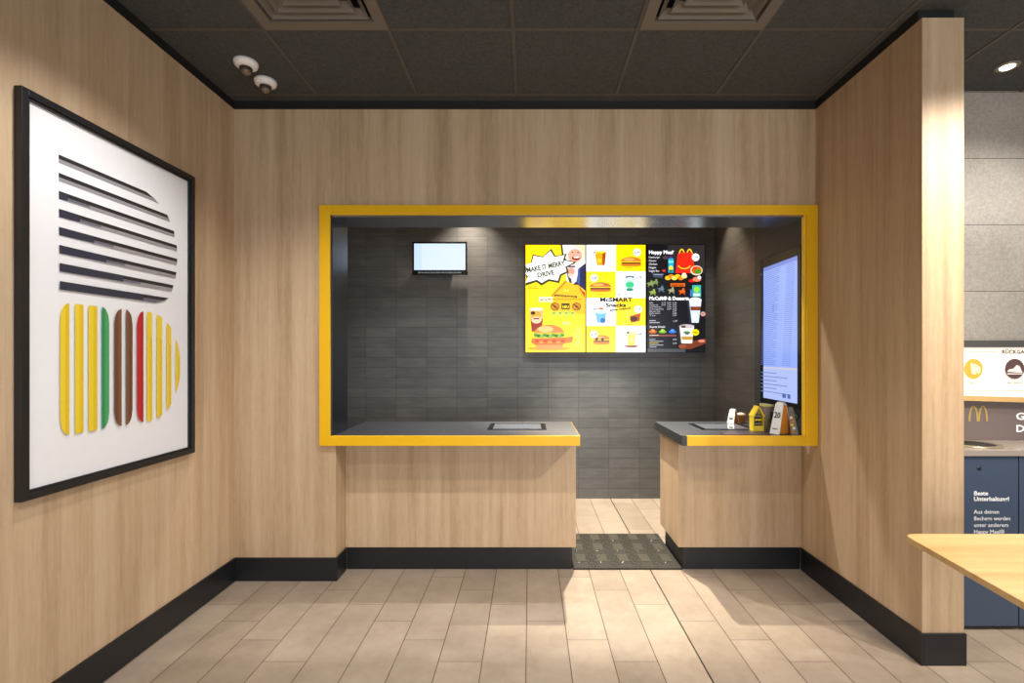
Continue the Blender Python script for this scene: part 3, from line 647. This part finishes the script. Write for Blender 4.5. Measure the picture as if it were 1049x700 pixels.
# --- upright order screen on the side wall of the hatch
XS = 1.765
def onside(x, y): D = F*XS/(x-VX); return Vector((XS, D, H-(y-VY)/F*D))
A = onside(779, 267); C_ = onside(820.5, 421.5); zt = H+.410*XS; zb_ = H-.202*XS
t = thing('order_screen', 'tall upright display with pale blue list mounted beside the right counter', 'screen', (1.81, (A.y+C_.y)/2, zb_))
m = MB(); yA, yC = A.y, C_.y; b = .042; bt = .065
m.box(XS+.004, XR-.001, yC, yA, zb_, zt, GLASSD)
for r in ((yC, yC+b, zb_, zt), (yA-b, yA, zb_, zt), (yC+b, yA-b, zb_, zb_+.035), (yC+b, yA-b, zt-bt, zt)): m.box(XS-.002, XS+.004, *r, GLASSD)
m.build('housing', t, .002)
a = Art(lambda u, v: Vector((XS+.0035, yC+b+(1-u)*(yA-yC-2*b), zb_+.035+(1-v)*(zt-zb_-.035-bt))), (-1, 0, 0), 1.15, .0003)
a.rect(0, 0, 1, 1, (178, 196, 246)); a.rect(0, 0, 1, .03, (150, 170, 226)); a.rect(0, .76, 1, 1, (196, 208, 242)); a.rect(0, .76, 1, .775, (214, 214, 226))
for i in range(52):
    v = .04+i*.0137
    if v > .75: break
    w_ = [.92, .86, .9, .7, .88][i % 5]; a.rect(.05, v, .05+w_*.52, v+.004, (140, 160, 214)); a.rect(.7, v, .93, v+.004, (146, 166, 218))
for i in range(6): a.rect(.06, .80+i*.028, .55+.3*(i % 2), .806+i*.028, (150, 166, 206))
a.rect(.06, .05, .1, .06, (90, 110, 170)); a.rect(.72, .94, .82, .97, (120, 140, 196)); a.rect(.86, .94, .94, .97, (120, 140, 196)); a.rect(.45, .3, .47, .36, (130, 150, 206))
a.build('display', t)

# small grey socket below the order screen
sx = XR+.003; Ds = F*sx/(817-VX)
t = thing('wall_sensor', 'small grey round fitting on dark side wall below the order screen', 'fitting', (sx, Ds, Z_(427, Ds)))
m = MB(); m.lathe([(.020, 0), (.020, -.010), (.014, -.016)], (sx, Ds, Z_(427, Ds)), mat('grey_plastic', (120, 122, 126), .4), 20, 'X'); m.build('base', t)
m = MB(); m.lathe([(.010, -.016), (.009, -.024), (.004, -.027)], (sx, Ds, Z_(427, Ds)), GLASSD, 16, 'X'); m.build('lens', t)

# ------------------------------------------------------------------ cards and boxes on the right counter
IVORY = mat('card_white', (232, 230, 226), .5); CARDO = mat('card_orange', (206, 130, 40), .5, noise=(60, .3)); CARDY = mat('card_yellow', (240, 206, 40), .5)
INK = mat('card_ink', (50, 50, 60), .5); GRN = mat('card_grey', (126, 122, 116), .5, noise=(50, .25))
def gable(name, label, cat, x, y, wid, hgt, dep, rz, paint):
    """folded A-shaped card: two leaning sheets, a rounded top and side fill; front face towards -y before rz"""
    t = thing(name, label, cat, (x, y, ZK)); 
    R = Matrix.Rotation(math.radians(rz), 4, 'Z')
    def W(p): return R @ Vector(p) + Vector((x, y, ZK))
    paint(t, W, wid, hgt, dep); return t
def paint_tent(front, side, prints):
    def f(t, W, w_, h, d):
        for sgn, nm in ((-1, 'front_sheet'), (1, 'rear_sheet')):
            m = MB(); yb = sgn*d/2; yt = sgn*d*.12
            p = [W((-w_/2, yb, 0)), W((w_/2, yb, 0)), W((w_/2*.82, yt, h*.93)), W((w_/2*.5, yt*.6, h)), W((-w_/2*.5, yt*.6, h)), W((-w_/2*.82, yt, h*.93))]
            m.prism(p, W((0, -sgn*.003, 0))-W((0, 0, 0)), front)
            m.build(nm, t)
        m = MB()
        for sx_ in (-1, 1):
            x_ = sx_*w_*.40
            m.prism([W((x_, -d*.44, .002)), W((x_, d*.44, .002)), W((x_*.95, d*.10, h*.90)), W((x_*.95, -d*.10, h*.90))], W((sx_*.002, 0, 0))-W((0, 0, 0)), side)
        m.build('side_panel', t)
        yb = -d/2; yt = -d*.12
        def S_(u, v): return W((u*w_, yb+(yt-yb)*v-.0012, h*v*.93))
        for kind, u0_, v0_, u1_, v1_, mm in prints:
            if kind != 'r':
                o_ = S_(u0_, v0_); ux = (S_(1, v0_)-S_(0, v0_)).normalized(); uy = (S_(0, 1)-S_(0, 0)).normalized(); nn = ux.cross(uy)
                m = MB(); m.text(kind, Matrix(((ux.x, uy.x, nn.x, o_.x), (ux.y, uy.y, nn.y, o_.y), (ux.z, uy.z, nn.z, o_.z), (0, 0, 0, 1))), (v1_-v0_)*h/.7, mm, (u1_-u0_)*w_, .03); m.build('printed_number', t); continue
            m = MB(); m.face([S_(u0_, v0_), S_(u1_, v0_), S_(u1_, v1_), S_(u0_, v1_)], mm); m.build('printed_mark', t)
    return f
# large white tent card at the front
p = onz(801, 446, ZK)
gable('tent_card', 'tall white folded card with dark number and orange side at the counter front', 'sign', X_(800, 3.24), 3.24, .075, .205, .115, -68,
      paint_tent(IVORY, CARDO, [('20', -.33, .54, .3, .72, INK), ('r', -.3, .15, .25, .19, GRN)]))
gable('tent_card', 'small white folded card with orange side at the far edge of the right counter', 'sign', X_(751, 3.72), 3.72, .06, .108, .065, -60,
      paint_tent(IVORY, CARDO, [('r', -.3, .3, .3, .42, INK), ('r', -.2, .55, .2, .6, GRN)]))
# orange printed leaning card between the two
t = thing('printed_card', 'orange and grey printed card leaning beside the tall white card', 'card', (X_(810, 3.2), 3.2, ZK))
m = MB(); x0 = X_(804, 3.2)+.028; x1 = x0+.05
m.prism([(x0, 3.18, ZK), (x1, 3.18, ZK), (x1-.016, 3.22, ZK+.172), (x0+.004, 3.22, ZK+.176)], (0, .003, 0), GRN); m.build('sheet', t)
m = MB()
for i in range(5): m.prism([(x0+.004+.009*(i % 2), 3.178+i*.006, ZK+.01+i*.022), (x0+.024+.009*(i % 2), 3.178+i*.006, ZK+.012+i*.022), (x0+.02+.009*(i % 2), 3.181+i*.006, ZK+.028+i*.022), (x0+.006+.009*(i % 2), 3.181+i*.006, ZK+.026+i*.022)], (0, .0015, 0), [CARDO, IVORY, CARDY][i % 3])
m.build('print', t)
# cream ball-like napkin beside small card
t = thing('paper_cup', 'small orange and cream paper cup beside the small folded card', 'cup', (X_(759, 3.74), 3.74, ZK))
m = MB(); m.lathe([(.026, 0), (.033, .055), (.034, .058)], (X_(759, 3.74), 3.74, ZK), CARDO, 24); m.build('cup', t)
m = MB(); m.lathe([(.035, .058), (.035, .066), (.020, .074), (.004, .078)], (X_(759, 3.74), 3.74, ZK), mat('cup_lid', (222, 200, 170), .4), 24); m.build('lid', t)
# yellow house-shaped box
t = thing('house_shaped_box', 'yellow house-shaped card box with dark window on the right counter', 'box', (X_(776.5, 3.36), 3.36, ZK))
hx0, hx1 = X_(771, 3.34), X_(782, 3.34); hm = (hx0+hx1)/2; hz = ZK
m = MB(); wl, rf = hz+.105, hz+.168
m.box(hx0, hx0+.006, 3.33, 3.39, hz, wl, CARDY); m.box(hx1-.006, hx1, 3.33, 3.39, hz, wl, CARDY); m.box(hx0+.006, hx1-.006, 3.33, 3.39, hz, hz+.035, CARDY); m.box(hx0+.006, hx1-.006, 3.384, 3.39, hz+.035, wl, INK); m.build('body', t)
m = MB(); m.prism([(hx0-.004, 3.325, wl-.004), (hm, 3.325, rf), (hm, 3.325, rf-.012), (hx0+.004, 3.325, wl-.012)], (0, .07, 0), CARDY); m.prism([(hx1+.004, 3.325, wl-.004), (hm, 3.325, rf), (hm, 3.325, rf-.012), (hx1-.004, 3.325, wl-.012)], (0, .07, 0), CARDY); m.build('roof', t)
m = MB()
for i in range(3): m.box(hx0+.014, hx1-.014, 3.335, 3.378, hz+.045+i*.025, hz+.055+i*.025, CARDY if i % 2 else GRN)
m.build('shelf_print', t)
# carton with yellow top
t = thing('snack_carton', 'grey carton with pale yellow rim between the house box and tall card', 'carton', (X_(787, 3.35), 3.35, ZK))
cx0, cx1 = X_(782.8, 3.34), X_(791.5, 3.34)
m = MB(); m.box(cx0, cx1, 3.33, 3.40, ZK, ZK+.165, GRN); m.build('body', t, .002)
m = MB(); m.prism([(cx0-.002, 3.327, ZK+.165), (cx1+.002, 3.327, ZK+.165), (cx1+.002, 3.327, ZK+.176), (cx0-.002, 3.327, ZK+.180)], (0, .076, 0), mat('pale_yellow', (216, 206, 120), .5)); m.build('rim', t)
m = MB(); m.box(cx0+.008, cx1-.02, 3.326, 3.33, ZK+.02, ZK+.085, mat('olive_print', (110, 116, 60), .5)); m.box(cx1-.018, cx1-.004, 3.326, 3.33, ZK+.02, ZK+.13, INK); m.build('print', t)
# flat leaflet
t = thing('leaflet', 'flat dark leaflet with pale lines lying on the right counter front', 'leaflet', (1.40, 3.215, ZK))
m = MB(); m.box(1.235, 1.565, 3.175, 3.26, ZK, ZK+.002, mat('leaflet_dark', (70, 50, 56), .4)); m.build('sheet', t)
m = MB()
for i in range(3): m.box(1.25, 1.52-.05*i, 3.188+i*.024, 3.193+i*.024, ZK+.002, ZK+.0026, mat('leaflet_line', (170, 140, 146), .5))
m.build('print', t)

# ------------------------------------------------------------------ tray return station in the aisle
YS = F*H/282; XS0 = XR2+.02; XS1 = 3.9
t = thing('return_station', 'blue-grey return cabinet with lit cream sign against the stone wall', 'cabinet', (2.9, YS, 0))
bx('plinth', (XS0, XS1, YS+.05, 3.03, 0, .02), BLACK, t)
bx('body', (XS0, XS1, YS+.02, 3.03, .02, .905), BLACKM, t)
xd = [X_(1043.8, YS)-.45*k for k in (1, 0, -1, -2)]
TXT = mat('sign_text_white', (236, 236, 240), .5)
for k in range(3):
    d = bx('door', (max(xd[k], XS0)+.003, xd[k+1]-.003, YS, YS+.0195, .022, .902), NAVY, t, .0015)
    bxp = xd[k]+.075 if k else X_(1003, YS)
    m = MB(); m.lathe([(.011, 0), (.011, -.0015)], (bxp, YS, Z_(480, YS)), BLACKM, 20, 'Y'); m.build('finger_hole', d)
def words(name, parent, lines, x, D, mm, bold=.02):
    m = MB()
    for body, y, hpx, wpx, bo in lines:
        M = Matrix.Translation((X_(x, D), D-.0008, Z_(y, D))) @ Matrix.Rotation(math.pi/2, 4, 'X')
        m.text(body, M, hpx*D/F/.70, mm, wpx*D/F if wpx else None, bo)
    return m.build(name, parent)
words('door_heading', t, [('Beste', 507.5, 4.2, 14.5, .03), ('Unterhaltung!', 513.3, 4.2, 36, .03)], 997.4, YS, TXT)
words('door_lettering', t, [('Aus deinen', 526.4, 4.0, 26, .005), ('Bechern werden', 533.2, 4.0, 37, .005), ('unter anderem', 540, 4.0, 35, .005), ('Happy Meal®', 546.8, 4.0, 31, .005)], 997.4, YS, TXT)
# worktop with two drop holes
STEEL = mat('worktop_grey', (150, 140, 132), .3, coat=.2)
tp = bx('worktop', (XS0, XS1, YS-.01, 3.03, .905, .940), STEEL, t, .004)
for xx in (2.42, 3.0, 3.5):
    m = MB(); m.lathe([(.135, 0), (.135, .006), (.115, .009), (.108, .002)], (xx, YS+.15, .940), mat('ring_gold', (176, 166, 140), .3, .7), 40); m.build('hole_ring', tp)
    m = MB(); m.lathe([(.106, .0), (.106, .0045)], (xx, YS+.15, .940), BLACKM, 40); m.build('hole', tp)
YB = 2.86
PANEL = mat('taupe_gloss_panel', (112, 100, 98), .3, coat=.2)
zp = Z_(410, YB)
bx('back_panel', (XS0, XS1, YB, 3.03, .940, zp), PANEL, t)
zs0, zs1 = Z_(405, YB), Z_(356, YB)
m = MB(); m.prism([(XS0, YB-.03, Z_(403.5, YB-.03)), (XS1, YB-.03, Z_(403.5, YB-.03)-.05), (XS1, YB-.03, Z_(409.2, YB-.03)-.05), (XS0, YB-.03, Z_(409, YB-.03)+.004)], (0, .19, 0), TABLEW); m.build('wood_lip', t)
m = MB(); m.box(XS0, XS1, YB-.004, 3.03, zp+.001, zs1, mat('sign_cream', (246, 240, 226), .5, emit=(255, 244, 222), es=.35)); m.build('sign_board', t)
bx('sign_cap', (XS0, XS1, YB-.012, 3.03, zs1, Z_(349, YB)), mat('cap_grey', (72, 70, 68), .5), t)
a = Art(lambda x, y: px(x, y, YB-.005), (0, -1, 0), None, .0004)
a.rect(990, 359.8, 1023, 360.4, (120, 110, 100)); a.rect(1056, 359.8, 1130, 360.4, (120, 110, 100)); a.word('RÜCKGABE', 1026, 362.4, 3.8, (90, 76, 72), 29, .03)
a.rect(985, 400, 1130, 400.5, (140, 130, 120))
a.ell(997, 378, 9.6, 10.4, (204, 168, 64)); a.poly([(994, 372), (1001, 374), (999.5, 384), (995, 383)], (248, 236, 190)); a.ell(1002, 379, 2, 4, (248, 236, 190))
a.word('Becher', 993, 393, 2.4, (120, 104, 90), 8, .01)
a.ell(1039, 378, 10, 10.4, (88, 66, 66)); a.poly([(1031, 381), (1033, 378.5), (1037, 378), (1041, 374), (1044, 375.5), (1045.5, 379), (1047, 382)], (240, 230, 222)); a.rect(1031, 382.6, 1047, 383.6, (240, 230, 222))
a.word('Servietten', 1031, 393, 2.4, (110, 96, 90), 16.5, .01)
a.ell(1080, 378, 10, 10.4, (226, 186, 60))
a.build('sign_print', t)
a = Art(lambda x, y: px(x, y, YB-.0012), (0, -1, 0), None, .0004)
a.arc(997.2, 432, 5.2, 16.5, 2.1, (168, 144, 80), 0, 180); a.arc(1006.8, 432, 5.2, 16.5, 2.1, (168, 144, 80), 0, 180)
a.build('panel_emblem', t)
a = Art(lambda x, y: px(x, y, YB-.0012), (0, -1, 0), None, .0004)
a.word('Gemeinsam', 1040.5, 430, 7.0, (240, 238, 240), 62, .03); a.build('panel_lettering', t)
a = Art(lambda x, y: px(x, y, YB-.0012), (0, -1, 0), None, .0004)
a.word('Denken wir um', 1040.5, 442.6, 7.0, (240, 238, 240), 78, .03)
a.build('panel_lettering', t)

# ------------------------------------------------------------------ table in the right foreground
t = thing('dining_table', 'pale oak table with rounded corner in the right foreground', 'table', (1.8, 1.4, 0))
cs = [(1.418, 1.895), (2.3, 1.895), (2.3, .85), (1.300, .85)]; pts = []
r = .045
for i, c in enumerate(cs):
    c = Vector(c); pa_ = (Vector(cs[i-1])-c).normalized(); pb_ = (Vector(cs[(i+1) % 4])-c).normalized()
    A_, B2 = c+pa_*r, c+pb_*r
    for k in range(9):
        q = k/8; pts.append(A_*(1-q)**2+c*2*q*(1-q)+B2*q*q)
m = MB(); m.prism([(p.x, p.y, .728) for p in pts], (0, 0, .022), TABLEW); m.build('tabletop', t, .003, 3)
m = MB(); m.lathe([(.045, .03), (.035, .06), (.035, .70), (.10, .728)], (1.95, 1.3, 0), BLACK, 24); m.build('column', t)
m = MB(); m.lathe([(.24, 0), (.24, .012), (.06, .03)], (1.95, 1.3, 0), BLACK, 36); m.build('foot_plate', t)
